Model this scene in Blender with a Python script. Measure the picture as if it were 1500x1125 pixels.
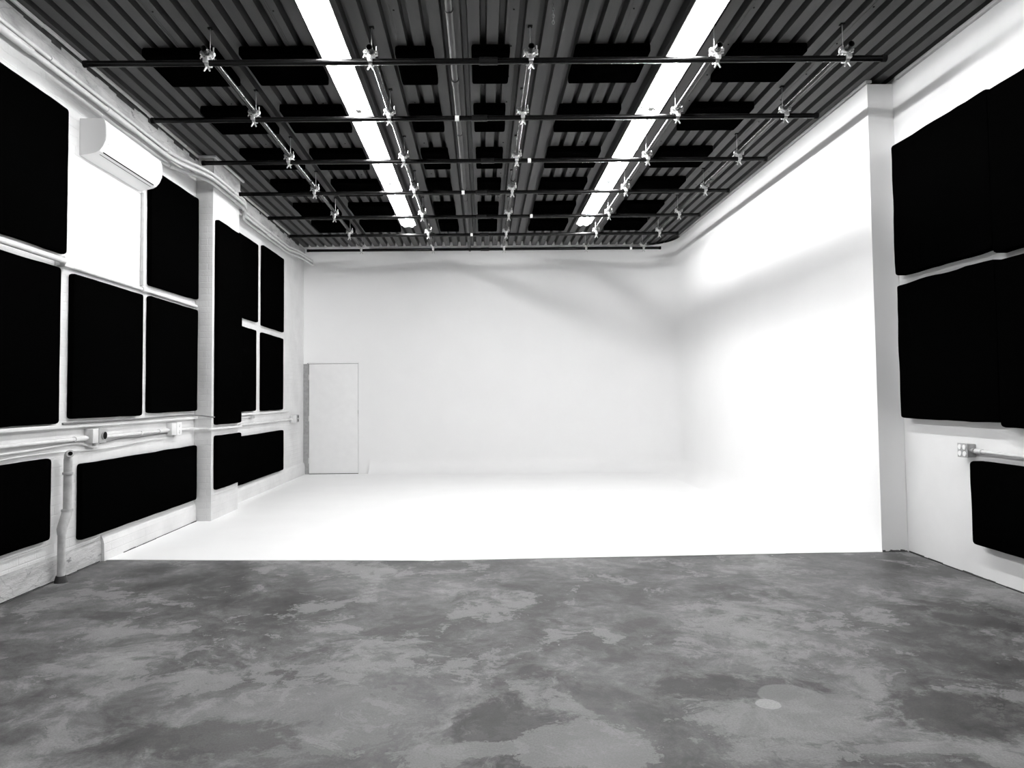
import bpy, bmesh, math, random
from mathutils import Vector, Matrix, noise

for o in list(bpy.data.objects):
    bpy.data.objects.remove(o)
SC = bpy.context.scene
COL = SC.collection
PI = math.pi

# ------------------------------------------------------------------ camera
IMG_W, IMG_H, FPX = 1500.0, 1125.0, 1060.0
YAW, PITCH, ROLL = 0.0040, 0.0435, 0.0090
PX, PY, CAM_Z = 711.0, 536.29, 1.3764
cam_data = bpy.data.cameras.new('camera')
cam = bpy.data.objects.new('camera', cam_data)
COL.objects.link(cam)
fwd = Vector((math.sin(YAW) * math.cos(PITCH), math.cos(YAW) * math.cos(PITCH), math.sin(PITCH)))
rgt = Vector((math.cos(YAW), -math.sin(YAW), 0))
up = rgt.cross(fwd)
r2 = math.cos(ROLL) * rgt - math.sin(ROLL) * up
u2 = math.sin(ROLL) * rgt + math.cos(ROLL) * up
m = Matrix((r2, u2, -fwd)).transposed().to_4x4()
m.translation = (0, 0, CAM_Z)
cam.matrix_world = m
cam_data.sensor_fit = 'HORIZONTAL'
cam_data.sensor_width = 36.0
cam_data.lens = FPX / IMG_W * 36.0
cam_data.shift_x = (IMG_W / 2 - PX) / IMG_W
cam_data.shift_y = (PY - IMG_H / 2) / IMG_W
cam_data.clip_start = 0.05
SC.camera = cam

# ------------------------------------------------------------------ light and exposure
LAMP_STRENGTH = 175.0          # the strip lights, the added unseen ones included, are the only lamps
world = bpy.data.worlds.new('world')
SC.world = world
world.use_nodes = True
world.node_tree.nodes['Background'].inputs[0].default_value = (0.02, 0.02, 0.02, 1)
world.node_tree.nodes['Background'].inputs[1].default_value = 1.0
SC.view_settings.view_transform = 'Standard'
SC.view_settings.look = 'None'
SC.view_settings.gamma = 1.0
SC.view_settings.use_curve_mapping = False
SC.view_settings.exposure = 0.0
SC.cycles.max_bounces = 14
SC.cycles.diffuse_bounces = 8
SC.cycles.glossy_bounces = 4

# ------------------------------------------------------------------ dimensions of the room (metres)
XL, XR = -3.30, 3.703        # brick wall, right wall
YB, YREAR = 13.34, -3.2      # back wall, wall behind the camera
H = 4.20                     # underside of the metal deck
XC, YC = 3.473, 6.366        # face and front end of the cyclorama's side wall
YF = 6.30                    # front edge of the white floor
PIER_X, PIER_Y0, PIER_Y1 = -3.10, 8.30, 9.20


# ------------------------------------------------------------------ materials
def new_mat(name):
    mt = bpy.data.materials.new(name)
    mt.use_nodes = True
    nt = mt.node_tree
    return mt, nt, nt.nodes['Principled BSDF']


def grey(v):
    return (v, v, v, 1)


def N(nt, kind, **kw):
    n = nt.nodes.new(kind)
    for k, v in kw.items():
        if k in n.inputs:
            n.inputs[k].default_value = v
        else:
            setattr(n, k, v)
    return n


def L(nt, a, b):
    nt.links.new(a, b)


def ramp(nt, fac, stops):
    r = nt.nodes.new('ShaderNodeValToRGB')
    el = r.color_ramp.elements
    el[0].position, el[0].color = stops[0][0], grey(stops[0][1])
    el[1].position, el[1].color = stops[-1][0], grey(stops[-1][1])
    for p, v in stops[1:-1]:
        e = el.new(p)
        e.color = grey(v)
    L(nt, fac, r.inputs[0])
    return r.outputs[0]


def math_node(nt, op, a, b=None, clamp=False):
    n = nt.nodes.new('ShaderNodeMath')
    n.operation = op
    n.use_clamp = clamp
    for i, v in enumerate((a, b)):
        if v is None:
            continue
        if isinstance(v, (int, float)):
            n.inputs[i].default_value = v
        else:
            L(nt, v, n.inputs[i])
    return n.outputs[0]


def mix_col(nt, fac, a, b):
    n = nt.nodes.new('ShaderNodeMix')
    n.data_type = 'RGBA'
    for sock, v in ((n.inputs[0], fac), (n.inputs[6], a), (n.inputs[7], b)):
        if isinstance(v, (int, float)):
            sock.default_value = v if sock.type == 'VALUE' else grey(v)
        else:
            L(nt, v, sock)
    return n.outputs[2]


def coords(nt):
    return N(nt, 'ShaderNodeTexCoord').outputs['Object']


def noise_tex(nt, vec, scale, detail=4, rough=0.55, dist=0.0):
    n = N(nt, 'ShaderNodeTexNoise')
    n.inputs['Scale'].default_value = scale
    n.inputs['Detail'].default_value = detail
    n.inputs['Roughness'].default_value = rough
    n.inputs['Distortion'].default_value = dist
    L(nt, vec, n.inputs['Vector'])
    return n.outputs[0]


def bump(nt, height, strength, dist, bsdf, chain=None):
    b = N(nt, 'ShaderNodeBump')
    b.inputs['Strength'].default_value = strength
    b.inputs['Distance'].default_value = dist
    L(nt, height, b.inputs['Height'])
    if chain is not None:
        L(nt, chain, b.inputs['Normal'])
    L(nt, b.outputs[0], bsdf.inputs['Normal'])
    return b.outputs[0]


def plain(name, v, rough=0.5, metal=0.0, spec=0.5, mott=0.0, scale=8.0):
    mt, nt, b = new_mat(name)
    b.inputs['Roughness'].default_value = rough
    b.inputs['Metallic'].default_value = metal
    b.inputs['Specular IOR Level'].default_value = spec
    if mott:
        f = noise_tex(nt, coords(nt), scale, 5)
        L(nt, ramp(nt, f, [(0.3, v * (1 - mott)), (0.7, min(1, v * (1 + mott)))]), b.inputs['Base Color'])
    else:
        b.inputs['Base Color'].default_value = grey(v)
    return mt


def brick_material():
    mt, nt, b = new_mat('white_painted_brick')
    co = coords(nt)
    sep = N(nt, 'ShaderNodeSeparateXYZ')
    L(nt, co, sep.inputs[0])
    u = math_node(nt, 'ADD', sep.outputs[0], sep.outputs[1])
    cmb = N(nt, 'ShaderNodeCombineXYZ')
    L(nt, u, cmb.inputs[0])
    L(nt, sep.outputs[2], cmb.inputs[1])
    br = N(nt, 'ShaderNodeTexBrick')
    br.inputs['Scale'].default_value = 1.0
    br.inputs['Brick Width'].default_value = 0.21
    br.inputs['Row Height'].default_value = 0.072
    br.inputs['Mortar Size'].default_value = 0.007
    br.inputs['Mortar Smooth'].default_value = 0.6
    br.inputs['Color1'].default_value = grey(1.0)
    br.inputs['Color2'].default_value = grey(0.75)
    br.inputs['Mortar'].default_value = grey(0.0)
    L(nt, cmb.outputs[0], br.inputs['Vector'])
    n1 = noise_tex(nt, co, 22, 6, 0.6)
    n2 = noise_tex(nt, co, 2.2, 6, 0.6)
    n3 = noise_tex(nt, co, 60, 3, 0.6)
    bump(nt, br.outputs['Color'], 0.35, 0.006, b)
    h = math_node(nt, 'ADD', math_node(nt, 'MULTIPLY', br.outputs['Color'], 0.35), math_node(nt, 'ADD', math_node(nt, 'MULTIPLY', n1, 0.6), math_node(nt, 'MULTIPLY', n3, 0.25)))
    bump(nt, h, 0.4, 0.010, b)
    # paint worn through in small spots, grime in blotches
    wear = ramp(nt, noise_tex(nt, co, 9, 8, 0.7), [(0.66, 0.0), (0.72, 0.45)])
    base = ramp(nt, n2, [(0.3, 0.60), (0.65, 0.71)])
    L(nt, mix_col(nt, wear, base, 0.30), b.inputs['Base Color'])
    b.inputs['Roughness'].default_value = 0.6
    return mt


def concrete_beam_material():
    mt, nt, b = new_mat('rough_whitewashed_concrete')
    co = coords(nt)
    mp = N(nt, 'ShaderNodeMapping')
    mp.inputs['Scale'].default_value = (1, 0.45, 1.4)
    L(nt, co, mp.inputs[0])
    v = mp.outputs[0]
    n1 = noise_tex(nt, v, 5, 8, 0.65)
    n2 = noise_tex(nt, v, 14, 8, 0.7, 0.4)
    crack = N(nt, 'ShaderNodeTexVoronoi', feature='DISTANCE_TO_EDGE')
    crack.inputs['Scale'].default_value = 1.7
    L(nt, noise_vec(nt, v, 0.35), crack.inputs['Vector'])
    base = ramp(nt, n1, [(0.32, 0.26), (0.6, 0.52)])
    holes = ramp(nt, n2, [(0.58, 0.0), (0.66, 0.8)])
    lines = ramp(nt, crack.outputs['Distance'], [(0.0, 0.3), (0.008, 0.0)])
    c1 = mix_col(nt, holes, base, 0.12)
    L(nt, mix_col(nt, lines, c1, 0.10), b.inputs['Base Color'])
    bump(nt, math_node(nt, 'ADD', n1, n2), 0.6, 0.02, b)
    b.inputs['Roughness'].default_value = 0.8
    return mt


def noise_vec(nt, vec, amount):
    n = N(nt, 'ShaderNodeTexNoise')
    n.inputs['Scale'].default_value = 2.5
    n.inputs['Detail'].default_value = 4
    L(nt, vec, n.inputs['Vector'])
    mx = N(nt, 'ShaderNodeVectorMath', operation='MULTIPLY_ADD')
    L(nt, n.outputs['Color'], mx.inputs[0])
    mx.inputs[1].default_value = (amount, amount, amount)
    L(nt, vec, mx.inputs[2])
    return mx.outputs[0]


def floor_material():
    mt, nt, b = new_mat('worn_polished_concrete')
    co = coords(nt)
    wv = noise_vec(nt, co, 0.30)
    big = noise_tex(nt, wv, 0.9, 6, 0.62)
    mid = noise_tex(nt, wv, 3.2, 10, 0.72)
    fine = noise_tex(nt, wv, 11.0, 10, 0.75)
    grit = noise_tex(nt, co, 110.0, 4, 0.75)
    tone = math_node(nt, 'ADD', math_node(nt, 'MULTIPLY', big, 0.40), math_node(nt, 'ADD', math_node(nt, 'MULTIPLY', mid, 0.38), math_node(nt, 'MULTIPLY', fine, 0.22)))
    base = ramp(nt, tone, [(0.37, 0.022), (0.45, 0.068), (0.52, 0.145), (0.61, 0.30)])
    # flaked top coat: sharp-edged paler patches where two noises agree
    p1 = noise_tex(nt, wv, 1.6, 10, 0.66, 0.3)
    p2 = noise_tex(nt, wv, 6.5, 10, 0.78, 0.2)
    patch = math_node(nt, 'ADD', math_node(nt, 'MULTIPLY', p1, 0.6), math_node(nt, 'MULTIPLY', p2, 0.4))
    pm = ramp(nt, patch, [(0.53, 0.0), (0.543, 0.62)])
    c1 = mix_col(nt, pm, base, 0.27)
    dk = ramp(nt, noise_tex(nt, wv, 1.5, 9, 0.7, 0.5), [(0.56, 0.0), (0.63, 0.6)])
    c1 = mix_col(nt, dk, c1, 0.035)
    # a few stains with their own outline: filler spots and a scraped patch
    sep = N(nt, 'ShaderNodeSeparateXYZ')
    wob = noise_vec(nt, co, 0.10)
    L(nt, wob, sep.inputs[0])

    def blob(cx, cy, rx, ry, soft):
        dx = math_node(nt, 'DIVIDE', math_node(nt, 'SUBTRACT', sep.outputs[0], cx + 0.05), rx)
        dy = math_node(nt, 'DIVIDE', math_node(nt, 'SUBTRACT', sep.outputs[1], cy + 0.05), ry)
        d = math_node(nt, 'SQRT', math_node(nt, 'ADD', math_node(nt, 'MULTIPLY', dx, dx), math_node(nt, 'MULTIPLY', dy, dy)))
        jag = math_node(nt, 'ADD', math_node(nt, 'MULTIPLY', math_node(nt, 'SUBTRACT', fine, 0.5), 1.6), math_node(nt, 'MULTIPLY', math_node(nt, 'SUBTRACT', mid, 0.5), 2.2))
        return math_node(nt, 'DIVIDE', math_node(nt, 'SUBTRACT', 1.0, math_node(nt, 'ADD', d, jag)), soft, True), \
            math_node(nt, 'DIVIDE', math_node(nt, 'SUBTRACT', 1.0, d), soft, True)
    for cx, cy, rx, ry, val, amt, ragged in STAINS:
        r_, s_ = blob(cx, cy, rx, ry, 0.35 if ragged and val < 0.1 else 0.07)
        c1 = mix_col(nt, math_node(nt, 'MULTIPLY', r_ if ragged else s_, amt), c1, mix_col(nt, 0.2, val, c1))
    speck = ramp(nt, noise_tex(nt, co, 16, 2, 0.5), [(0.775, 0.0), (0.79, 0.7)])
    c1 = mix_col(nt, speck, c1, 0.5)
    g = ramp(nt, grit, [(0.30, 0.62), (0.70, 1.0)])
    mul = N(nt, 'ShaderNodeMix', data_type='RGBA', blend_type='MULTIPLY')
    mul.inputs[0].default_value = 1.0
    L(nt, c1, mul.inputs[6])
    L(nt, g, mul.inputs[7])
    L(nt, mul.outputs[2], b.inputs['Base Color'])
    L(nt, ramp(nt, tone, [(0.4, 0.42), (0.62, 0.60)]), b.inputs['Roughness'])
    b.inputs['Specular IOR Level'].default_value = 0.16
    bump(nt, math_node(nt, 'ADD', math_node(nt, 'MULTIPLY', fine, 0.6), math_node(nt, 'MULTIPLY', pm, 0.5)), 0.25, 0.004, b)
    return mt


def emission(name, strength):
    mt, nt, b = new_mat(name)
    b.inputs['Base Color'].default_value = grey(0.9)
    b.inputs['Roughness'].default_value = 0.4
    b.inputs['Emission Color'].default_value = grey(1.0)
    b.inputs['Emission Strength'].default_value = strength
    return mt


def deck_material():
    mt, nt, b = new_mat('dark_painted_steel_deck')
    co = coords(nt)
    mp = N(nt, 'ShaderNodeMapping')
    mp.inputs['Scale'].default_value = (6, 0.5, 6)
    L(nt, co, mp.inputs[0])
    n1 = noise_tex(nt, mp.outputs[0], 2.0, 6, 0.6)
    n2 = noise_tex(nt, co, 120, 2, 0.5)
    t = math_node(nt, 'ADD', math_node(nt, 'MULTIPLY', n1, 0.7), math_node(nt, 'MULTIPLY', n2, 0.3))
    L(nt, ramp(nt, t, [(0.3, DECK * 0.8), (0.7, DECK * 1.2)]), b.inputs['Base Color'])
    b.inputs['Roughness'].default_value = 0.55
    b.inputs['Specular IOR Level'].default_value = 0.3
    return mt


# stains: centre x, y, half sizes, value, amount, ragged edge
STAINS = [(1.16, 3.46, 0.40, 0.17, 0.035, 0.85, True),
          (1.30, 3.11, 0.42, 0.17, 0.27, 0.75, True),
          (1.39, 3.38, 0.15, 0.13, 0.25, 0.8, False),
          (1.56, 3.29, 0.13, 0.13, 0.21, 0.7, False),
          (1.258, 3.279, 0.060, 0.060, 0.46, 0.9, False),
          (0.10, 3.10, 0.34, 0.34, 0.030, 0.9, True),
          (0.40, 2.93, 0.26, 0.22, 0.34, 0.65, True),
          (-0.06, 2.90, 0.22, 0.07, 0.26, 0.9, True),
          (-0.75, 3.20, 0.5, 0.35, 0.28, 0.5, True),
          (1.75, 2.86, 0.32, 0.06, 0.27, 0.8, True),
          (2.05, 3.15, 0.45, 0.30, 0.030, 0.75, True),
          (3.05, 4.50, 0.35, 0.40, 0.030, 0.75, True),
          (-1.15, 3.02, 0.45, 0.18, 0.035, 0.7, True)]
DECK = 0.062

M = {}
M['brick'] = brick_material()
M['beam'] = concrete_beam_material()
M['floor'] = floor_material()
M['deck'] = deck_material()
M['wall'] = plain('white_wall_paint', 0.75, 0.55, mott=0.03, scale=3)
M['cyc'] = plain('matt_white_cyclorama_paint', 0.86, 0.55, mott=0.012, scale=1.5)
M['cycfloor'] = plain('white_floor_paint', 0.88, 0.5, mott=0.015, scale=2)
M['panel'] = plain('black_fabric', 0.0006, 1.0, spec=0.0, mott=0.4, scale=60)
M['pipe_black'] = plain('black_gloss_pipe_paint', 0.003, 0.22, spec=0.18)
M['pipe_dark'] = plain('dark_steel_pipe', 0.008, 0.22, spec=0.25)
M['pipe_grey'] = plain('grey_sprinkler_pipe', 0.038, 0.45, spec=0.3, mott=0.2)
M['clamp'] = plain('bright_cast_aluminium', 0.62, 0.3, metal=0.85)
M['zinc'] = plain('zinc_rod', 0.5, 0.35, metal=0.8)
M['conduit'] = plain('white_painted_conduit', 0.64, 0.45, mott=0.08, scale=15)
M['pipe_dirty'] = plain('grimy_white_iron', 0.46, 0.6, mott=0.3, scale=9)
M['white'] = plain('white_plastic', 0.85, 0.35)
M['greybox'] = plain('galvanised_box', 0.42, 0.4, metal=0.3)
M['palegrey'] = plain('pale_grey_plastic', 0.62, 0.4)
M['black'] = plain('black_gap', 0.004, 0.9, spec=0.1)
M['dark'] = plain('dark_scuffed_grout', 0.03, 0.9, mott=0.5, scale=12)
M['scuff'] = plain('grey_scuff', 0.10, 0.9, mott=0.6, scale=25)
M['door'] = plain('white_door_paint', 0.83, 0.45, mott=0.02)
M['jamb'] = plain('grey_door_jamb', 0.32, 0.6, mott=0.15, scale=20)
M['cable'] = plain('white_cable', 0.6, 0.5)
M['cable_dark'] = plain('grey_cable', 0.12, 0.5)
M['lamp'] = emission('lit_fluorescent_tube', LAMP_STRENGTH)
M['sticker'] = plain('white_sticker', 0.75, 0.6)
M['roof'] = plain('dark_roof_underlay', 0.05, 0.9)


# ------------------------------------------------------------------ mesh helpers
class MB:
    """collects primitives in one bmesh; build() links them as one mesh object"""

    def __init__(self):
        self.v, self.f, self.s = [], [], []

    def add(self, verts, faces, smooth=False, mat=None):
        o = len(self.v)
        for p in verts:
            p = Vector(p)
            self.v.append(mat @ p if mat is not None else p)
        for fc in faces:
            self.f.append([i + o for i in fc])
            self.s.append(smooth)
        return self

    def box(self, x0, x1, y0, y1, z0, z1, bev=0.0, mat=None):
        if bev <= 0:
            vs = [(x, y, z) for x in (x0, x1) for y in (y0, y1) for z in (z0, z1)]
            fs = [(0, 1, 3, 2), (4, 6, 7, 5), (0, 4, 5, 1), (2, 3, 7, 6), (0, 2, 6, 4), (1, 5, 7, 3)]
            return self.add(vs, fs, False, mat)
        bm = bmesh.new()
        bmesh.ops.create_cube(bm, size=1.0)
        for v in bm.verts:
            v.co = Vector(((x0 + x1) / 2 + v.co.x * (x1 - x0), (y0 + y1) / 2 + v.co.y * (y1 - y0), (z0 + z1) / 2 + v.co.z * (z1 - z0)))
        bmesh.ops.bevel(bm, geom=list(bm.edges), offset=bev, segments=2, affect='EDGES', profile=0.5)
        bm.verts.index_update()
        self.add([v.co.copy() for v in bm.verts], [[v.index for v in f.verts] for f in bm.faces], True, mat)
        bm.free()
        return self

    def tube(self, path, r, n=10, caps=True, radii=None):
        path = [Vector(p) for p in path]
        rings = []
        prev = None
        for i, p in enumerate(path):
            if i == 0:
                t = path[1] - path[0]
            elif i == len(path) - 1:
                t = path[-1] - path[-2]
            else:
                t = (path[i + 1] - p).normalized() + (p - path[i - 1]).normalized()
            t.normalize()
            a = Vector((0, 0, 1)) if abs(t.z) < 0.9 else Vector((1, 0, 0))
            if prev is not None:
                a = prev
            x = (a - t * a.dot(t)).normalized()
            prev = x
            y = t.cross(x)
            rr = radii[i] if radii else r
            rings.append([p + (x * math.cos(2 * PI * k / n) + y * math.sin(2 * PI * k / n)) * rr for k in range(n)])
        vs = [q for rg in rings for q in rg]
        fs = []
        for i in range(len(rings) - 1):
            for k in range(n):
                fs.append((i * n + k, i * n + (k + 1) % n, (i + 1) * n + (k + 1) % n, (i + 1) * n + k))
        self.add(vs, fs, True)
        if caps:
            self.add(rings[0], [list(range(n))[::-1]])
            self.add(rings[-1], [list(range(n))])
        return self

    def prism(self, poly, axis, a0, a1, smooth=False):
        """extrude a closed 2D polygon along an axis ('x': poly is (y,z), 'y': poly is (x,z), 'z': poly is (x,y))"""
        def P(u, w, a):
            return {'x': (a, u, w), 'y': (u, a, w), 'z': (u, w, a)}[axis]
        n = len(poly)
        vs = [P(u, w, a0) for u, w in poly] + [P(u, w, a1) for u, w in poly]
        self.add(vs, [(i, (i + 1) % n, n + (i + 1) % n, n + i) for i in range(n)], smooth)
        self.add(vs, [list(range(n))[::-1], list(range(n, 2 * n))], False)
        return self

    def arc_band(self, axis, c, ri, ro, w, a0, a1, n=14):
        """curved strap of rectangular section round an axis"""
        poly = [(c[0] + ro * math.cos(a0 + (a1 - a0) * k / n), c[1] + ro * math.sin(a0 + (a1 - a0) * k / n)) for k in range(n + 1)]
        inn = [(c[0] + ri * math.cos(a0 + (a1 - a0) * k / n), c[1] + ri * math.sin(a0 + (a1 - a0) * k / n)) for k in range(n + 1)]
        for k in range(n):
            q = [poly[k], poly[k + 1], inn[k + 1], inn[k]]
            self.prism(q, axis, -w / 2, w / 2)
        return self

    def mesh(self, name, mat):
        me = bpy.data.meshes.new(name)
        me.from_pydata([tuple(v) for v in self.v], [], self.f)
        me.polygons.foreach_set('use_smooth', self.s)
        bm = bmesh.new()
        bm.from_mesh(me)
        bmesh.ops.remove_doubles(bm, verts=bm.verts, dist=1e-5)
        bmesh.ops.recalc_face_normals(bm, faces=bm.faces)
        bm.to_mesh(me)
        bm.free()
        me.materials.append(mat)
        if any(self.s):
            me.set_sharp_from_angle(angle=math.radians(42))
        return me

    def build(self, name, mat, parent=None, loc=None):
        return obj(name, self.mesh(name, mat), parent, loc)


def obj(name, me, parent=None, loc=None):
    o = bpy.data.objects.new(name, me)
    COL.objects.link(o)
    if parent is not None:
        o.parent = parent
    if loc is not None:
        o.location = loc
    return o


def empty(name, loc=(0, 0, 0)):
    o = bpy.data.objects.new(name, None)
    o.empty_display_size = 0.1
    COL.objects.link(o)
    o.location = loc
    return o


def tag(o, label, cat, group=None):
    o['label'] = label
    o['category'] = cat
    if group:
        o['group'] = group
    return o


def struct(o, label, cat):
    o['kind'] = 'structure'
    o['label'] = label
    o['category'] = cat
    return o


def copy_tree(o, parent=None):
    c = o.copy()
    COL.objects.link(c)
    c.parent = parent
    for ch in list(o.children):
        copy_tree(ch, c)
    return c


def bend_path(pts, r=0.06, n=5):
    """polyline with rounded corners"""
    pts = [Vector(p) for p in pts]
    out = [pts[0]]
    for a, b, c in zip(pts, pts[1:], pts[2:]):
        d1, d2 = (a - b), (c - b)
        k = min(r, d1.length * 0.45, d2.length * 0.45)
        p, q = b + d1.normalized() * k, b + d2.normalized() * k
        for i in range(n + 1):
            t = i / n
            out.append(p.lerp(b, t).lerp(b.lerp(q, t), t))
    out.append(pts[-1])
    return out


ORD = ['first', 'second', 'third', 'fourth', 'fifth', 'sixth', 'seventh']

# ================================================================== THE SETTING
fl = MB().box(XL - 0.02, XR + 0.02, YREAR, YB + 0.1, -0.12, 0.0).build('floor', M['floor'])
struct(fl, 'worn grey polished concrete floor with mottled stains', 'floor')

# ---- left brick wall with its concrete beam, sill, plinth and pier
wl = MB().box(XL - 0.25, XL, YREAR, YB, -0.1, H + 0.084).build('wall_left', M['brick'])
struct(wl, 'white painted brick wall carrying black panels and the air conditioner', 'wall')
b = MB()
random.seed(4)
beam_y = [YREAR, PIER_Y0]
b.box(XL, XL + 0.025, YREAR, PIER_Y0, 3.975, H - 0.048)
b.box(XL, XL + 0.025, PIER_Y1, YB, 3.975, H - 0.048)
b.build('concrete_beam', M['beam'], wl)
b = MB()
rnd = random.Random(3)
for ya, yb in ((3.0, PIER_Y0), (PIER_Y1, 12.9)):
    y = ya
    while y < yb - 0.02:
        l = min(rnd.uniform(0.05, 0.25), yb - y)
        b.box(XL, XL + 0.0265, y, y + l, H - 0.05 - rnd.choice((0.0, 0.0, 0.005, 0.015, 0.03)), H - 0.004)
        y += l
o = b.build('broken_edge', M['dark'], wl)
o['kind'] = 'stuff'
MB().box(XL, XL + 0.045, YREAR, PIER_Y0, 1.165, 1.195, 0.006).build('sill', M['brick'], wl)
MB().box(XL, XL + 0.045, PIER_Y1, 12.2, 1.165, 1.195, 0.006).build('sill', M['brick'], wl)
# plinth: rough top, only from the white floor on
b = MB()
pl = [(XL, 0.0), (XL + 0.034, 0.0), (XL + 0.030, 0.15), (XL + 0.020, 0.19), (XL, 0.225)]
b.prism(pl, 'y', 6.30, PIER_Y0)
b.prism(pl, 'y', PIER_Y1, YB)
b.build('plinth', M['brick'], wl)
b = MB()
pl2 = [(XL, 0.0), (XL + 0.010, 0.0), (XL + 0.008, 0.16), (XL, 0.19)]
b.prism(pl2, 'y', YREAR, 6.30)
b.build('rough_plinth', M['beam'], wl)
pier = MB().box(XL, PIER_X, PIER_Y0, PIER_Y1, 0, H - 0.002, 0.008).build('pier', M['brick'], wl)
pier['label'] = 'white painted brick pier standing proud of the wall'
MB().box(PIER_X, PIER_X + 0.008, PIER_Y0 - 0.008, PIER_Y1, 4.0, H - 0.004).build('pier_cap', M['beam'], wl)
# dark grime line where wall meets floor
b = MB()
rnd = random.Random(9)
y = 3.0
while y < 8.2:
    l = rnd.uniform(0.1, 0.4)
    x0 = XL + (0.034 if y >= 6.3 else 0.010)
    if not (y < 6.3 < y + l):
        b.box(x0, x0 + rnd.uniform(0.004, 0.012), y, y + l, 0.0045, rnd.uniform(0.007, 0.012))
    y += l
b.build('floor_joint', M['dark'], wl)

# white flashing strip under the deck, jogging round the pier
t1 = empty('trim_1', (XL, 0, H))
struct(t1, 'thin white metal strip along the top of the brick wall', 'trim')
rnd = random.Random(2)


def strip(x0, y0, x1, y1, nm='strip'):
    mm = MB()
    if abs(x1 - x0) < 1e-6:
        mm.box(x0, x0 + 0.022, y0, y1, H - 0.030, H - 0.004, 0.003)
    else:
        mm.box(x0, x1, y0, y0 + 0.02, H - 0.030, H - 0.004, 0.003)
    o = mm.build(nm, M['conduit'], t1)
    o.location = (-XL, 0, -H)
    return o


ys = [YREAR, 1.0, 3.2, 5.31, 7.0, PIER_Y0 - 0.06]
for i in range(len(ys) - 1):
    strip(XL + 0.028 + (0.006 if i % 2 else 0), ys[i], XL + 0.028 + (0.006 if i % 2 else 0), ys[i + 1])
strip(XL + 0.03, PIER_Y0 - 0.06, PIER_X + 0.05, PIER_Y0 - 0.06)
strip(PIER_X + 0.028, PIER_Y0 - 0.04, PIER_X + 0.028, PIER_Y1 + 0.04)
strip(XL + 0.028, PIER_Y1 + 0.02, XL + 0.028, 11.0)
strip(XL + 0.032, 11.25, XL + 0.032, 12.3)

# ---- back wall beside the door, and the wall behind the camera
wb = MB()
DX0, DX1, DZ = -3.235, -2.285, 2.045      # door opening
CX0 = -2.085                              # where the cyclorama starts
wb.box(DX1, CX0, YB, YB + 0.15, 0, H + 0.084)
wb.box(XL - 0.05, DX1, YB, YB + 0.15, DZ, H + 0.084)
wb.box(XL - 0.05, DX0, YB, YB + 0.15, 0, DZ)
wb.box(CX0, XR + 0.1, YB + 0.03, YB + 0.15, 0, H + 0.084)
wb.box(XL - 0.05, CX0, YB + 0.15, YB + 0.2, 0, H + 0.084)
o = wb.build('wall_back', M['cyc'])
struct(o, 'plain white back wall round the flush door', 'wall')
o = MB().box(XL - 0.25, XR + 0.25, YREAR - 0.15, YREAR, -0.1, H + 0.084).build('wall_rear', M['wall'])
struct(o, 'white wall behind the viewer', 'wall')

# ---- flush white door
d = empty('door_1', ((DX0 + DX1) / 2, YB, 0))
struct(d, 'plain flush white door in the back wall', 'door')
ox = -(DX0 + DX1) / 2


def dpart(nm, mt, *bx, bev=0.0):
    p = MB().box(*bx, bev).build(nm, M[mt], d)
    p.location = (ox, -YB, 0)
    return p


dpart('gap', 'black', DX0 + 0.004, DX1 - 0.004, YB + 0.06, YB + 0.075, 0.0, DZ - 0.004)
dpart('door_leaf', 'door', DX0 + 0.036, DX1 - 0.011, YB + 0.004, YB + 0.05, 0.014, DZ - 0.022, bev=0.002)
dpart('jamb', 'jamb', DX0 + 0.003, DX0 + 0.028, YB - 0.004, YB + 0.055, 0.0, DZ - 0.004)
dpart('jamb', 'door', DX1 - 0.006, DX1 - 0.001, YB - 0.002, YB + 0.055, 0.0, DZ - 0.004)
dpart('door_head', 'door', DX0 + 0.028, DX1 - 0.006, YB - 0.012, YB + 0.055, DZ - 0.016, DZ + 0.012, bev=0.002)
for hz in (0.25, 1.02, 1.78):
    hn = MB().tube([(DX0 + 0.032, YB - 0.002, hz - 0.05), (DX0 + 0.032, YB - 0.002, hz + 0.05)], 0.006, 8).build('hinge', M['palegrey'], d)
    hn.location = (ox, -YB, 0)
dpart('strike_plate', 'greybox', DX1 - 0.016, DX1 - 0.006, YB - 0.003, YB + 0.004, 1.10, 1.17)
# the dark corner strip between brick wall and door frame
dpart('corner_strip', 'jamb', XL + 0.001, DX0 + 0.003, YB - 0.003, YB - 0.0005, 0.0, DZ - 0.02)

# ---- right wall
wr = MB().box(XR, XR + 0.2, YREAR, YB + 0.1, -0.1, H - 0.045).box(XR + 0.03, XR + 0.2, YREAR, YB + 0.1, H - 0.045, H + 0.084).build('wall_right', M['wall'])
struct(wr, 'white plastered wall carrying big black panels beside the cyclorama', 'wall')
o = MB().box(XR - 0.012, XR + 0.03, YREAR, YC - 0.05, H - 0.028, H - 0.003, 0.003).build('trim_2', M['conduit'])
struct(o, 'thin white strip along the top of the right wall', 'trim')
b = MB()
rnd = random.Random(5)
y = 3.0
while y < YC - 0.05:
    l = min(rnd.uniform(0.06, 0.22), YC - 0.02 - y)
    b.box(XR - rnd.uniform(0.004, 0.012), XR, y, y + l, 0.0, rnd.uniform(0.005, 0.014))
    y += l
o = b.build('baseboard_right', M['dark'])
struct(o, 'dark dirty joint at the foot of the right wall', 'baseboard')

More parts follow.
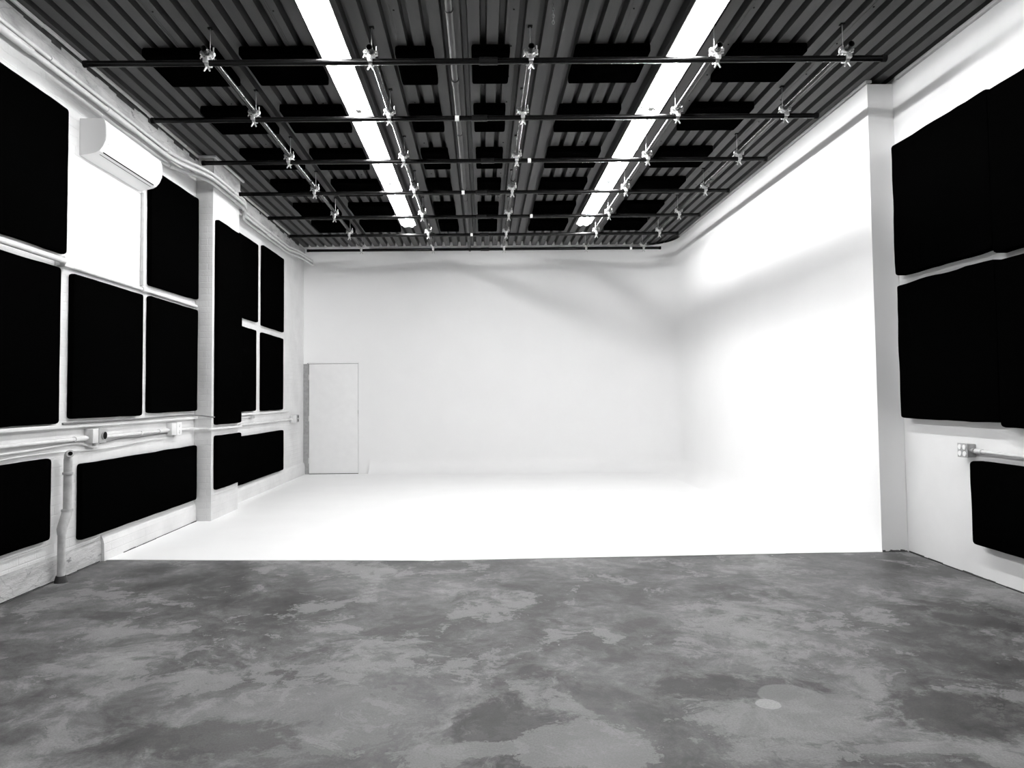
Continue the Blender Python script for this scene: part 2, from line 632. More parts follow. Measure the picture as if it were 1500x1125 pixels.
# ---- cyclorama: side wall, rounded corner, back wall and coved foot in one plaster skin
RC, RF = 0.75, 0.29
path = []                                  # (x, y, nx, ny, foot radius)
for k in range(13):
    x = CX0 + (XC - RC - CX0) * k / 12
    path.append((x, YB, 0, -1, RF))
for k in range(1, 13):
    a = PI / 2 * k / 12
    path.append((XC - RC + RC * math.sin(a), YB - RC + RC * math.cos(a), -math.sin(a), -math.cos(a), RF))
for k in range(1, 13):
    y = YB - RC - (YB - RC - YC) * k / 12
    path.append((XC, y, -1, 0, max(0.0, RF * min(1.0, (y - YC) / 3.0))))
prof_n = 10
ZT = H - 0.045
vs, fs = [], []
for (x, y, nx, ny, r) in path:
    r = max(r, 0.002)
    for k in range(prof_n + 1):
        a = PI / 2 * k / prof_n
        off = r - r * math.sin(a)
        z = 0.004 + r - r * math.cos(a)
        vs.append((x + nx * off, y + ny * off, z))
    vs.append((x, y, ZT))
n = prof_n + 2
for i in range(len(path) - 1):
    for k in range(n - 1):
        fs.append((i * n + k, (i + 1) * n + k, (i + 1) * n + k + 1, i * n + k + 1))
mb = MB().add(vs, fs, True)
# end of the cove beside the door
mb.add([vs[k] for k in range(prof_n + 1)] + [(CX0, YB, 0.004)], [list(range(prof_n + 2))])
# front end face, back and top of the side wall
mb.add([(XC, YC, 0.004), (XR - 0.002, YC, 0.004), (XR - 0.002, YC, ZT), (XC, YC, ZT)], [(0, 1, 2, 3)])
mb.add([(XC, YC, ZT), (XR - 0.002, YC, ZT), (XR - 0.002, YB, ZT), (XC, YB, ZT)], [(0, 1, 2, 3)])
mb.add([(XR - 0.002, YC, 0.004), (XR - 0.002, YB, 0.004), (XR - 0.002, YB, ZT), (XR - 0.002, YC, ZT)], [(0, 1, 2, 3)])
cyc = mb.build('wall_cyclorama', M['cyc'])
struct(cyc, 'seamless white cyclorama wall with a rounded corner and coved foot', 'wall')
# scuffed foot of the end face
b = MB()
rnd = random.Random(12)
x = XC + 0.005
while x < XR - 0.01:
    w = rnd.uniform(0.01, 0.04)
    b.box(x, min(x + w, XR - 0.004), YC - 0.002, YC - 0.0005, 0.0, rnd.uniform(0.004, 0.022))
    x += w
b.build('scuffed_foot', M['scuff'], cyc)
o = MB().box(XC - 0.006, XC + 0.05, YC + 0.01, YB - RC, H - 0.028, H - 0.003, 0.003).build('trim_3', M['conduit'])
struct(o, 'thin white strip along the top of the cyclorama side wall', 'trim')

# ---- white painted floor, its front edge a little uneven
edge = [(XL + 0.0, 6.345), (-2.9, 6.325), (-2.40, 6.29), (-1.2, 6.235), (-0.62, 6.20), (-0.43, 6.18), (-0.42, 6.193), (0.10, 6.215), (0.53, 6.24), (1.15, 6.265), (1.71, 6.29),
        (2.2, 6.312), (2.61, 6.33), (2.62, 6.338), (3.1, 6.347), (XC, 6.357), (XC + 0.002, YB), (XL, YB)]
b = MB()
b.prism(edge, 'z', 0.0004, 0.0042)
wf = b.build('floor_white', M['cycfloor'])
struct(wf, 'glossless white painted floor of the cyclorama', 'floor')

# ---- ceiling: roof slab with ribbed metal deck sheets
ce = MB().box(XL - 0.25, XR + 0.2, YREAR - 0.15, YB + 0.2, H + 0.085, H + 0.18).build('ceiling', M['roof'])
struct(ce, 'dark ribbed metal roof deck', 'ceiling')
NS = 8
SW = (XR - XL) / NS
PT = SW / 6
prof = []
for k in range(6):
    x = k * PT
    prof += [(x, 0.0), (x + 0.090, 0.0), (x + 0.099, 0.075), (x + PT - 0.009, 0.075)]
prof += [(SW, 0.0)]
mm = MB()
vs = [(x, YREAR, z) for x, z in prof] + [(x, YB, z) for x, z in prof]
k = len(prof)
mm.add(vs, [(i, i + 1, k + i + 1, k + i) for i in range(k - 1)])
# folded side lap and a stiffening groove
mm.box(0.001, 0.018, YREAR, YB, -0.003, 0.0)
mm.box(0.030, 0.034, YREAR, YB, -0.002, 0.0)
deck_me = mm.mesh('deck_sheet', M['deck'])
for i in range(NS):
    obj('deck_sheet', deck_me, ce, (XL + i * SW, 0, H))
# fastener heads along the laps that one can see
mm = MB()
for i in range(1, NS):
    for j in range(16):
        x, y = XL + i * SW + 0.05, 4.6 + j * 0.55
        mm.tube([(x, y, H - 0.004), (x, y, H + 0.001)], 0.007, 6)
o = mm.build('fastener', M['black'], ce)
o['kind'] = 'stuff'

# ================================================================== STRIP LIGHTS (the lamps of the room, plus an unseen one added to each row)
SEC, Y_END = 2.31, 11.33
ZT0 = 4.107                   # height of the tube's axis


def make_strip_light():
    r = empty('strip_light')
    h = SEC / 2 - 0.004
    # white trough reflector, open below, with folded-down lips
    rf = [(-0.115, ZT0 - 0.006), (-0.112, ZT0 - 0.006), (-0.074, 4.150), (0.074, 4.150), (0.112, ZT0 - 0.006), (0.115, ZT0 - 0.006), (0.115, ZT0 + 0.004), (0.077, 4.155), (-0.077, 4.155), (-0.115, ZT0 + 0.004)]
    MB().prism(rf, 'y', -h, h).build('reflector', M['white'], r)
    MB().prism([(-0.055, 4.1555), (-0.055, H - 0.0025), (0.055, H - 0.0025), (0.055, 4.1555)], 'y', -h, h).build('housing', M['white'], r)
    MB().tube([(0, -h + 0.045, ZT0), (0, h - 0.045, ZT0)], 0.019, 16).build('tube', M['lamp'], r)
    for s in (-1, 1):
        a, c = s * (h - 0.044), s * (h - 0.016)
        MB().box(-0.020, 0.020, min(a, c), max(a, c), ZT0 - 0.030, 4.1495, 0.004).build('lamp_socket', M['white'], r)
        a, c = s * (h - 0.012), s * (h - 0.004)
        pe = [(-0.108, ZT0 - 0.006), (-0.072, 4.149), (0.072, 4.149), (0.108, ZT0 - 0.006), (0.085, ZT0 - 0.012), (0.07, ZT0 - 0.034), (0.03, ZT0 - 0.034), (0.02, ZT0 - 0.022), (-0.02, ZT0 - 0.022), (-0.03, ZT0 - 0.034), (-0.07, ZT0 - 0.034), (-0.085, ZT0 - 0.012)]
        MB().prism(pe, 'y', min(a, c), max(a, c)).build('end_plate', M['palegrey'], r)
    return r


proto = make_strip_light()
first = True
for side, lx in (('brick wall', -1.145), ('cyclorama side wall', 1.613)):
    for k in range(4):  # last of each row is out of view, added to brighten near walls and floor
        o = proto if first else copy_tree(proto)
        first = False
        o.location = (lx, Y_END - SEC * (k + 0.5), 0)
        tag(o, 'lit strip light in the row nearer the %s, %s from the back wall' % (side, ORD[k]), 'light', 'lit strip lights under the deck')


# ================================================================== ACOUSTIC PANELS
def panel_mesh(name, su, sv, t, seed, rad=0.03, rnd_edge=0.018, wob=0.006, mat='panel'):
    """soft fabric-wrapped board: u, v in the plane, thickness along +w, centred, back at w=0"""
    out = []
    hu, hv = su / 2, sv / 2
    for (cx, cy, a0) in ((hu - rad, hv - rad, 0), (-hu + rad, hv - rad, PI / 2), (-hu + rad, -hv + rad, PI), (hu - rad, -hv + rad, 3 * PI / 2)):
        for k in range(5):
            a = a0 + PI / 2 * k / 4
            out.append((cx + rad * math.cos(a), cy + rad * math.sin(a), math.cos(a), math.sin(a)))
    pts = []
    for i, p in enumerate(out):
        q = out[(i + 1) % len(out)]
        pts.append(p)
        d = math.hypot(q[0] - p[0], q[1] - p[1])
        if d > 0.1:
            ns = 12
            for k in range(1, ns):
                s = k / ns
                pts.append(tuple(p[j] + (q[j] - p[j]) * s for j in range(4)))
    res = []
    for (u, v, nu, nv) in pts:
        w = noise.noise(Vector((u * 3.1 + seed * 7.3, v * 3.1, seed))) * wob + noise.noise(Vector((u * 9, v * 9 + seed, 3))) * wob * 0.4
        res.append((u + nu * w, v + nv * w, nu, nv))
    rings = []
    for (ins, w) in ((0.004, 0.0), (0.0, 0.012), (0.0, t - rnd_edge), (rnd_edge * 0.3, t - rnd_edge * 0.3), (rnd_edge * 1.2, t)):
        rings.append([(u - nu * ins, v - nv * ins, w) for u, v, nu, nv in res])
    n = len(res)
    mm = MB()
    vs = [p for r in rings for p in r]
    fs = []
    for i in range(len(rings) - 1):
        for k in range(n):
            fs.append((i * n + k, i * n + (k + 1) % n, (i + 1) * n + (k + 1) % n, (i + 1) * n + k))
    fs.append([(len(rings) - 1) * n + k for k in range(n)])
    fs.append(list(range(n))[::-1])
    mm.add(vs, fs, True)
    return mm.mesh(name, M[mat])


def basis(loc, u, v, w):
    mt = Matrix((Vector(u), Vector(v), Vector(w))).transposed().to_4x4()
    mt.translation = loc
    return mt


seed = [0]


def wall_panel(side, y0, y1, z0, z1, t, label, x=None, wob=0.006, tilt=0.0):
    seed[0] += 1
    me = panel_mesh('acoustic_panel', y1 - y0, z1 - z0, t, seed[0], wob=wob)
    o = obj('acoustic_panel', me)
    yc, zc = (y0 + y1) / 2, (z0 + z1) / 2
    if side == 'left':
        mt = basis((x if x is not None else XL + 0.002, yc, zc), (0, -1, 0), (0, 0, 1), (-1, 0, 0))
        mt = basis((x if x is not None else XL + 0.002, yc, zc), (0, 1, 0), (0, 0, 1), (1, 0, 0))
    else:
        mt = basis((x if x is not None else XR - 0.002, yc, zc), (0, -1, 0), (0, 0, 1), (-1, 0, 0))
    o.matrix_world = mt @ Matrix.Rotation(tilt, 4, 'Z')
    return tag(o, label, 'panel', 'black wall panels')


TL = 0.05
wall_panel('left', 4.42, 5.650, 2.526, 3.685, TL, 'black wall panel above the white pipe, on the near side of the air conditioner')
wall_panel('left', 7.085, 8.28, 2.518, 3.690, TL, 'black wall panel between the air conditioner and the brick pier', tilt=0.014)
wall_panel('left', 4.33, 5.580, 1.206, 2.410, TL, 'black wall panel directly under the white pipe, above the sill')
wall_panel('left', 5.752, 6.940, 1.235, 2.398, TL, 'black wall panel under the air conditioner, above the black-socket box')
wall_panel('left', 7.090, 8.275, 1.253, 2.408, TL, 'black wall panel beside the brick pier, directly above the white outlet box')
wall_panel('left', 3.95, 5.493, 0.338, 0.948, TL, 'low black wall panel by the floor, on the near side of the standpipe')
wall_panel('left', 5.910, 8.276, 0.250, 0.866, TL, 'long low black wall panel between the standpipe and the brick pier')
wall_panel('left', 8.35, 9.19, 1.09, 3.48, 0.05, 'tall narrow black panel on the face of the brick pier', PIER_X + 0.002)
wall_panel('left', 8.355, 9.19, 0.345, 0.965, 0.05, 'small low black panel at the foot of the brick pier', PIER_X + 0.002)
wall_panel('left', 9.26, 10.495, 2.495, 3.635, TL, 'upper black wall panel just behind the brick pier')
wall_panel('left', 10.735, 11.856, 2.475, 3.69, TL, 'upper black wall panel nearest the door corner')
wall_panel('left', 9.26, 10.42, 1.215, 2.377, TL, 'middle black wall panel just behind the brick pier')
wall_panel('left', 10.71, 11.83, 1.21, 2.373, TL, 'middle black wall panel nearest the door corner')
wall_panel('left', 9.26, 11.86, 0.232, 0.88, TL, 'long low black wall panel behind the pier, near the door')
TR = 0.092
wall_panel('right', 5.065, 6.275, 2.402, 3.555, TR, 'big upper black panel touching the end of the cyclorama wall', wob=0.010)
wall_panel('right', 3.84, 5.055, 2.360, 3.53, TR + 0.006, 'big upper black panel on the right wall, away from the cyclorama', wob=0.010)
wall_panel('right', 5.055, 6.262, 1.165, 2.325, TR, 'big middle black panel touching the end of the cyclorama wall', wob=0.012)
wall_panel('right', 3.84, 5.045, 1.14, 2.305, TR + 0.006, 'big middle black panel on the right wall, away from the cyclorama', wob=0.010)
wall_panel('right', 4.16, 5.395, 0.262, 0.875, TR, 'low black panel under the grey outlet box on the right wall')

# ceiling panels: six columns by six rows
cols = [(-2.70, -2.10), (-1.93, -1.325), (-0.69, -0.375), (-0.06, 0.25), (0.77, 1.37), (2.04, 2.635)]
rows = [(5.68, 6.27), (6.83, 7.42), (8.03, 8.62), (9.17, 9.75), (10.29, 10.89), (11.33, 11.91)]
wide = panel_mesh('sound_panel', 0.60, 0.59, 0.068, 31, 0.02, 0.012, 0.004)
slim = panel_mesh('sound_panel', 0.312, 0.59, 0.068, 37, 0.02, 0.012, 0.004)
rnd = random.Random(21)
for ri, (y0, y1) in enumerate(rows):
    for ci, (x0, x1) in enumerate(cols):
        o = obj('sound_panel', wide if x1 - x0 > 0.5 else slim)
        mt = basis(((x0 + x1) / 2 + rnd.uniform(-0.012, 0.012), (y0 + y1) / 2 + rnd.uniform(-0.015, 0.015), H - 0.002), (1, 0, 0), (0, -1, 0), (0, 0, -1))
        o.matrix_world = mt @ Matrix.Rotation(rnd.uniform(-0.012, 0.012), 4, 'Z')
        kind = 'square' if x1 - x0 > 0.5 else 'narrow'
        tag(o, '%s black ceiling panel, %s row from the back wall, %s column from the brick wall' % (kind, ORD[5 - ri], ORD[ci]), 'panel', 'black panels under the deck')

# ================================================================== PIPE GRID
ROD_Y = [5.34, 6.45, 7.635, 8.82, 10.01, 11.14, 12.25]
ROD_Z, ROD_R = 3.905, 0.0235
LONG_X = [-2.045, -0.82, 0.385, 1.785, 2.765]
LONG_Z = ROD_Z + 0.076
RX0, RX1 = -2.97, 3.06
for i, y in enumerate(ROD_Y):
    r = empty('grid_pipe', (0, y, ROD_Z))
    tag(r, 'black grid pipe hung across the room, %s from the back wall' % ORD[6 - i], 'pipe', 'black pipes hung across the room')
    MB().tube([(RX0, 0, 0), (RX1, 0, 0)], ROD_R, 14).build('pipe', M['pipe_black'], r)
    rd = random.Random(i)
    cx = 0.03 + rd.uniform(-0.05, 0.05)
    MB().tube([(cx - 0.07, 0, 0), (cx + 0.07, 0, 0)], ROD_R + 0.006, 14).build('coupling', M['pipe_dark'], r)
    MB().tube([(RX0 - 0.004, 0, 0), (RX0 + 0.03, 0, 0)], ROD_R + 0.003, 14).build('end_cap', M['black'], r)
    MB().tube([(RX1 - 0.03, 0, 0), (RX1 + 0.004, 0, 0)], ROD_R + 0.003, 14).build('end_cap', M['black'], r)
    sx = {1: -0.21, 2: 0.52, 3: -0.22, 4: 0.70, 5: -0.15, 6: 2.55}.get(i)
    if sx is not None:
        MB().tube([(sx - 0.018, 0, 0), (sx + 0.018, 0, 0)], ROD_R + 0.0012, 14).build('sticker', M['sticker'], r)

long_name = ['beside the brick wall', 'beside the strip lights nearer the brick wall', 'down the middle of the grid', 'beside the strip lights nearer the cyclorama', 'beside the cyclorama side wall']
for i, x in enumerate(LONG_X):
    r = empty('grid_pipe', (x, 0, LONG_Z))
    tag(r, 'dark grid pipe running toward the back wall, ' + long_name[i], 'pipe', 'dark pipes running toward the back wall')
    mm = MB()
    y0, y1 = 5.26, 12.33
    mm.tube([(0, y0, 0), (0, y1, 0)], ROD_R, 14, caps=False)
    mm.tube([(0, y0, 0), (0, y0 + 0.3, 0)], ROD_R - 0.004, 14, caps=False)
    # annular rim
    n = 14
    vs = [(rr * math.cos(2 * PI * k / n), y0, rr * math.sin(2 * PI * k / n)) for rr in (ROD_R, ROD_R - 0.004) for k in range(n)]
    mm.add(vs, [(k, (k + 1) % n, n + (k + 1) % n, n + k) for k in range(n)])
    mm.build('pipe', M['pipe_dark'], r)
    MB().tube([(0, 8.55, 0), (0, 8.69, 0)], ROD_R + 0.005, 14).build('coupling', M['pipe_dark'], r)
    MB().tube([(0, y0 + 0.3, 0), (0, y0 + 0.305, 0)], ROD_R - 0.004, 14).build('inner_plug', M['black'], r)


def make_clamp():
    """swivel clamp: lower jaw round the cross pipe (along x), upper jaw round the long pipe (along y)"""
    r = empty('pipe_clamp')
    G = 0.076
    ri, ro, w = ROD_R + 0.001, ROD_R + 0.008, 0.030
    mm = MB()
    mm.arc_band('x', (0, 0), ri, ro, w, -0.15 * PI, 1.15 * PI, 16)
    mm.box(-0.018, 0.018, ro - 0.004, ro + 0.022, -0.014, 0.014, 0.003)
    mm.box(-0.018, 0.018, -ro - 0.022, -ro + 0.004, -0.014, 0.014, 0.003)
    mm.build('lower_jaw', M['clamp'], r)
    # swinging latch below the cross pipe, spread like an inverted v
    mm = MB()
    mm.arc_band('x', (0, 0), ri, ro, w * 0.9, 1.18 * PI, 1.82 * PI, 10)
    for s in (-1, 1):
        mm.tube([(s * 0.004, -0.006, -ro + 0.002), (s * 0.022, -0.012, -ro - 0.034)], 0.007, 8, radii=[0.009, 0.006])
    mm.build('latch', M['clamp'], r)
    mm = MB()
    c = (0, G)
    mm.arc_band('y', c, ri, ro, w, -1.08 * PI, 0.08 * PI, 16)
    for s in (-1, 1):
        mm.box(s * (ro + 0.009) - 0.013, s * (ro + 0.009) + 0.013, -0.018, 0.018, G - 0.016, G + 0.006, 0.003)
    mm.build('upper_jaw', M['clamp'], r)
    mm = MB()
    mm.tube([(0, 0, ro - 0.002), (0, 0, G - ro + 0.002)], 0.013, 12)
    mm.box(-0.034, 0.034, -0.010, 0.010, G / 2 - 0.006, G / 2 + 0.006, 0.003)
    mm.build('swivel', M['clamp'], r)
    mm = MB()
    mm.tube([(ro + 0.012, 0, G - 0.03), (ro + 0.012, 0, G + 0.042)], 0.0055, 8)
    mm.tube([(ro + 0.012, 0, G - 0.028), (ro + 0.012, 0, G - 0.016)], 0.012, 6)
    mm.build('bolt', M['clamp'], r)
    mm = MB()
    mm.tube([(-ro - 0.010, -0.012, G + 0.006), (-ro - 0.010, 0.012, G + 0.006)], 0.011, 10)
    for s in (-1, 1):
        mm.tube([(-ro - 0.010, 0, G - 0.008), (-ro - 0.012 - 0.006 * s, 0, G - 0.03), (-ro - 0.010 - 0.016 * s, 0, G - 0.042)], 0.006, 8, radii=[0.007, 0.006, 0.004])
    mm.build('wing_nut', M['clamp'], r)
    # hanger: ring over the long pipe, threaded rod up to the deck
    mm = MB()
    yy = 0.05
    rr = 0.030
    mm.tube([(rr * math.cos(a), yy, G + 0.002 + rr * math.sin(a)) for a in [PI * 2 * k / 20 for k in range(21)]], 0.0035, 8, caps=False)
    mm.tube([(0, yy, G + rr), (0, yy, G + rr + 0.02)], 0.009, 8, radii=[0.010, 0.006])
    mm.build('hanger_ring', M['clamp'], r)
    MB().tube([(0, 0.05, G + 0.05), (0, 0.05, H - ROD_Z - 0.003)], 0.0032, 8).build('hanger_rod', M['zinc'], r)
    MB().box(-0.018, 0.018, 0.032, 0.068, H - ROD_Z - 0.008, H - ROD_Z - 0.0005, 0.002).build('deck_plate', M['black'], r)
    return r


cl = make_clamp()
first = True
at_long = [ORD[k] + ' long pipe from brick wall' for k in range(5)]
rnd = random.Random(77)
for i, y in enumerate(ROD_Y):
    for j, x in enumerate(LONG_X):
        o = cl if first else copy_tree(cl)
        first = False
        o.location = (x, y, ROD_Z)
        tag(o, 'silver clamp joining %s cross pipe from the back to %s' % (ORD[6 - i], at_long[j]), 'clamp', 'silver clamps joining the grid pipes')

# ================================================================== PIPES UNDER THE DECK
r = empty('sprinkler_pipe', (-0.215, 0, 4.115))
tag(r, 'long grey pipe under the deck, left of centre, running to the back wall', 'pipe')
MB().tube([(0, 2.0, 0), (0, YB - 0.001, 0)], 0.026, 14).build('pipe', M['pipe_grey'], r)
for yy in (6.15, 9.4):
    MB().tube([(0, yy - 0.04, 0), (0, yy + 0.04, 0)], 0.033, 14).build('coupling', M['pipe_grey'], r)
for yy in (5.0, 7.4, 9.9, 12.2):
    mm = MB()
    mm.arc_band('y', (0, 0), 0.027, 0.031, 0.02, 0, 2 * PI, 16)
    mm.tube([(0, 0, 0.03), (0, 0, H - 4.115 - 0.002)], 0.005, 8)
    p = mm.build('hanger', M['pipe_grey'], r)
    p.location = (0, yy, 0)

r = empty('hanging_chain', (0.53, 5.08, H))
tag(r, 'short thin chain hanging from the deck in front of the grid', 'chain')
for k in range(6):
    a = [2 * PI * j / 14 for j in range(15)]
    z = -0.008 - 0.024 * k
    pts = [((0.008 * math.cos(t) if k % 2 else 0.0), (0.0 if k % 2 else 0.008 * math.cos(t)), z - 0.009 + 0.016 * math.sin(t)) for t in a]
    MB().tube(pts, 0.0022, 6, caps=False).build('link', M['zinc'], r)

# ================================================================== THINGS ON THE BRICK WALL
# ---- split air conditioner
ax0, ay0, ay1 = XL, 5.88, 6.92
r = empty('air_conditioner', (ax0, (ay0 + ay1) / 2, 3.40))
tag(r, 'white wall-mounted split air conditioner high on the brick wall', 'air conditioner')


def acpart(mm, nm, mt, parent=None):
    p = mm.build(nm, M[mt], parent if parent is not None else r)
    if parent is None:
        p.location = (-ax0, -(ay0 + ay1) / 2, -3.40)
    return p


X = ax0
body = [(X + 0.0018, 3.705), (X + 0.1886, 3.705), (X + 0.2042, 3.69), (X + 0.2134, 3.65), (X + 0.2171, 3.56), (X + 0.2134, 3.515), (X + 0.1969, 3.475), (X + 0.1674, 3.440), (X + 0.1380, 3.424), (X + 0.0920, 3.412), (X + 0.0018, 3.400)]
acpart(MB().prism(body, 'y', ay0 + 0.004, ay1 - 0.004, smooth=True), 'casing', 'white')
fp = [(X + 0.1895, 3.703), (X + 0.2061, 3.690), (X + 0.2176, 3.65), (X + 0.2217, 3.56), (X + 0.2185, 3.52), (X + 0.2125, 3.522), (X + 0.2153, 3.56), (X + 0.2116, 3.65), (X + 0.2015, 3.688), (X + 0.1877, 3.698)]
acpart(MB().prism(fp, 'y', ay0 + 0.002, ay1 - 0.002, smooth=True), 'front_panel', 'white')
lv = [(X + 0.2148, 3.506), (X + 0.1996, 3.472), (X + 0.1711, 3.440), (X + 0.1684, 3.4445), (X + 0.1955, 3.477), (X + 0.2098, 3.509)]
acpart(MB().prism(lv, 'y', ay0 + 0.05, ay1 - 0.05), 'louver', 'white')
acpart(MB().prism([(X + 0.1702, 3.4400), (X + 0.1619, 3.4345), (X + 0.1619, 3.4375), (X + 0.1702, 3.443)], 'y', ay0 + 0.06, ay1 - 0.06), 'outlet_slot', 'black')
acpart(MB().prism([(X + 0.1380, 3.4225), (X + 0.1348, 3.4215), (X + 0.1348, 3.426), (X + 0.1380, 3.426)], 'y', ay0 + 0.06, ay1 - 0.06), 'seam', 'black')
for s, yy in ((-1, ay0), (1, ay1)):
    ec = [(px - 0.002 if px > X + 0.0920 else px, pz) for px, pz in body]
    acpart(MB().prism(ec, 'y', min(yy, yy - s * 0.006), max(yy, yy - s * 0.006), smooth=True), 'end_cover', 'palegrey')
# ---- pipe duct dropping from the air conditioner
o = MB().box(XL, XL + 0.035, 6.955, 7.000, 2.49, 3.395, 0.006).build('pipe_duct', M['conduit'])
mm = MB()
for z in (2.62, 2.95, 3.24):
    mm.box(XL, XL + 0.037, 6.95, 7.005, z, z + 0.02, 0.003)
mm.build('duct_clip', M['conduit'], o)
tag(o, 'narrow white duct dropping down the wall from the air conditioner', 'duct')


def conduit(name, label, pts, rad, bend=0.07, coups=(), mt='conduit', straps=(), cat='conduit', group=None):
    pth = bend_path(pts, bend)
    o = MB().tube(pth, rad, 10).build(name, M[mt])
    tag(o, label, cat, group)
    for (p, d, lng, k) in coups:
        p, d = Vector(p), Vector(d).normalized()
        MB().tube([p - d * lng / 2, p + d * lng / 2], rad * k, 12).build('coupling', M[mt], o)
    for p in straps:
        x, y, z = p
        mm = MB()
        mm.box(x - rad - 0.01, x + rad + 0.003, y - 0.010, y + 0.010, z - rad - 0.003, z + rad + 0.003, 0.002)
        mm.build('strap', M[mt], o)
    return o


xa, xp = XL + 0.050, PIER_X + 0.028


def around(z, ya=3.0, ye=13.33, rad=0.017, dx=0.0, zend=None, y_out=7.60, y_back=9.75):
    zend = z if zend is None else zend
    return [(xa + dx, ya, z), (xa + dx, y_out, z), (xp + dx, PIER_Y0 - 0.20, z), (xp + dx, PIER_Y1 + 0.20, z), (xa + dx, y_back, z - 0.01), (xa + dx, 12.15, z - 0.02),
            (xa + dx + 0.05, 12.55, zend), (xa + 0.12 + dx, ye, zend - 0.02)]


G1 = 'conduits along the top of the brick wall'
conduit('conduit', 'uppermost white conduit along the top of the brick wall', around(3.968, rad=0.016, zend=3.978), 0.016, 0.25,
        [((xa, 5.42, 3.968), (0, 1, 0), 0.09, 1.35), ((xa, 7.45, 3.968), (0, 1, 0), 0.08, 1.4), ((xp, 8.95, 3.968), (0, 1, 0), 0.08, 1.4), ((xa, 11.1, 3.948), (0, 1, 0), 0.08, 1.4)], group=G1)
conduit('conduit', 'middle white conduit along the top of the brick wall', around(3.912, rad=0.021, zend=3.935), 0.021, 0.25,
        [((xa, 4.45, 3.912), (0, 1, 0), 1.4, 1.35), ((xa, 6.45, 3.912), (0, 1, 0), 0.5, 1.3), ((xp, 8.95, 3.912), (0, 1, 0), 0.1, 1.25), ((xa, 11.0, 3.895), (0, 1, 0), 0.3, 1.3)], group=G1)
conduit('conduit', 'lowest of the bunched white conduits, rising beside the air conditioner',
        [(xa, 6.5, 3.735), (xa, 6.95, 3.745), (xa, 7.25, 3.80), (xa, 7.60, 3.845), (xp, PIER_Y0 - 0.20, 3.858), (xp, PIER_Y1 + 0.20, 3.858), (xa, 9.75, 3.842), (xa, 12.15, 3.838), (xa + 0.05, 12.55, 3.875), (xa + 0.12, 13.33, 3.862)],
        0.02, 0.18, [((xa, 7.50, 3.832), (0, 1, 0.13), 0.09, 1.35), ((xp, 9.0, 3.858), (0, 1, 0), 0.1, 1.3), ((xa, 10.5, 3.841), (0, 1, 0), 0.2, 1.25)], group=G1)

o = conduit('conduit', 'thick white pipe over the gap between the near wall panels', [(XL + 0.095, 3.0, 2.455), (XL + 0.095, 5.54, 2.455), (XL + 0.02, 5.60, 2.455)], 0.024, 0.05)
MB().box(XL + 0.002, XL + 0.085, 5.56, 5.68, 2.418, 2.498, 0.01).build('elbow_box', M['conduit'], o)
for yy in (3.4, 4.1, 4.8):
    MB().box(XL + 0.002, XL + 0.072, yy - 0.015, yy + 0.015, 2.445, 2.465, 0.004).build('bracket', M['conduit'], o)
conduit('conduit', 'thin white conduit below the air conditioner, ending at the pier', [(XL + 0.02, 5.70, 2.452), (XL + 0.02, 8.285, 2.452)], 0.017, 0.05,
        [((XL + 0.02, 7.0, 2.452), (0, 1, 0), 0.10, 1.5)])

# low run of conduit with boxes, wrapping round the pier
zc = 1.072
xw = XL + 0.028
conduit('conduit', 'white conduit feeding the black-socket box above the low panels', [(xw, 3.0, zc), (xw, 6.012, zc)], 0.016, 0.05, [((xw, 5.90, zc), (0, 1, 0), 0.16, 1.4)])
conduit('conduit', 'white conduit between the two boxes above the low panel', [(xw, 6.222, zc - 0.004), (xw, 7.565, zc - 0.004)], 0.015, 0.05, [((xw, 7.43, zc - 0.004), (0, 1, 0), 0.2, 1.35)], straps=[(xw, 6.95, zc - 0.004)])
conduit('conduit', 'white conduit bending round the brick pier toward the door', [(xw, 7.81, 1.06), (xw, PIER_Y0 - 0.14, 1.06), (xw + 0.02, PIER_Y0 - 0.03, 1.05), (PIER_X + 0.022, PIER_Y0 - 0.03, 1.045), (PIER_X + 0.022, PIER_Y1 + 0.06, 1.04), (xw, 9.7, 1.035), (xw, 12.4, 1.035)],
        0.015, 0.06, [((xw, 12.3, 1.035), (0, 1, 0), 0.16, 1.35)], straps=[(xw, 10.4, 1.035), (xw, 11.3, 1.035)])

r = empty('socket_box', (XL, 6.12, 1.085))
tag(r, 'grey box with a round black socket on the brick wall', 'electrical box')
MB().box(0.0, 0.075, -0.105, 0.095, -0.058, 0.062, 0.006).build('housing', M['conduit'], r)
MB().box(0.0751, 0.081, -0.02, 0.098, -0.062, 0.066, 0.003).build('cover_plate', M['greybox'], r)
p = MB().tube([(0.0815, 0.045, 0.0), (0.096, 0.045, 0.0)], 0.036, 20).build('socket', M['greybox'], r)
MB().tube([(0.0962, 0.045, 0.0), (0.0985, 0.045, 0.0)], 0.031, 20).build('socket_face', M['black'], p)
MB().tube([(0.03, 0.0, -0.058), (0.03, 0.0, -0.085)], 0.016, 10).build('cable_gland', M['palegrey'], r)

r = empty('outlet_box', (XL, 7.69, 1.075))
tag(r, 'white double outlet box on the brick wall beside the pier', 'electrical box')
MB().box(0.0, 0.06, -0.12, 0.11, -0.062, 0.065, 0.006).build('housing', M['conduit'], r)
MB().box(0.0601, 0.066, -0.005, 0.115, -0.066, 0.069, 0.003).build('cover_plate', M['white'], r)
for zz in (-0.03, 0.033):
    MB().tube([(0.0662, 0.055, zz), (0.0705, 0.055, zz)], 0.020, 14).build('receptacle', M['palegrey'], r)
MB().tube([(0.03, 0.0, -0.062), (0.03, 0.0, -0.08)], 0.014, 10).build('knockout', M['palegrey'], r)

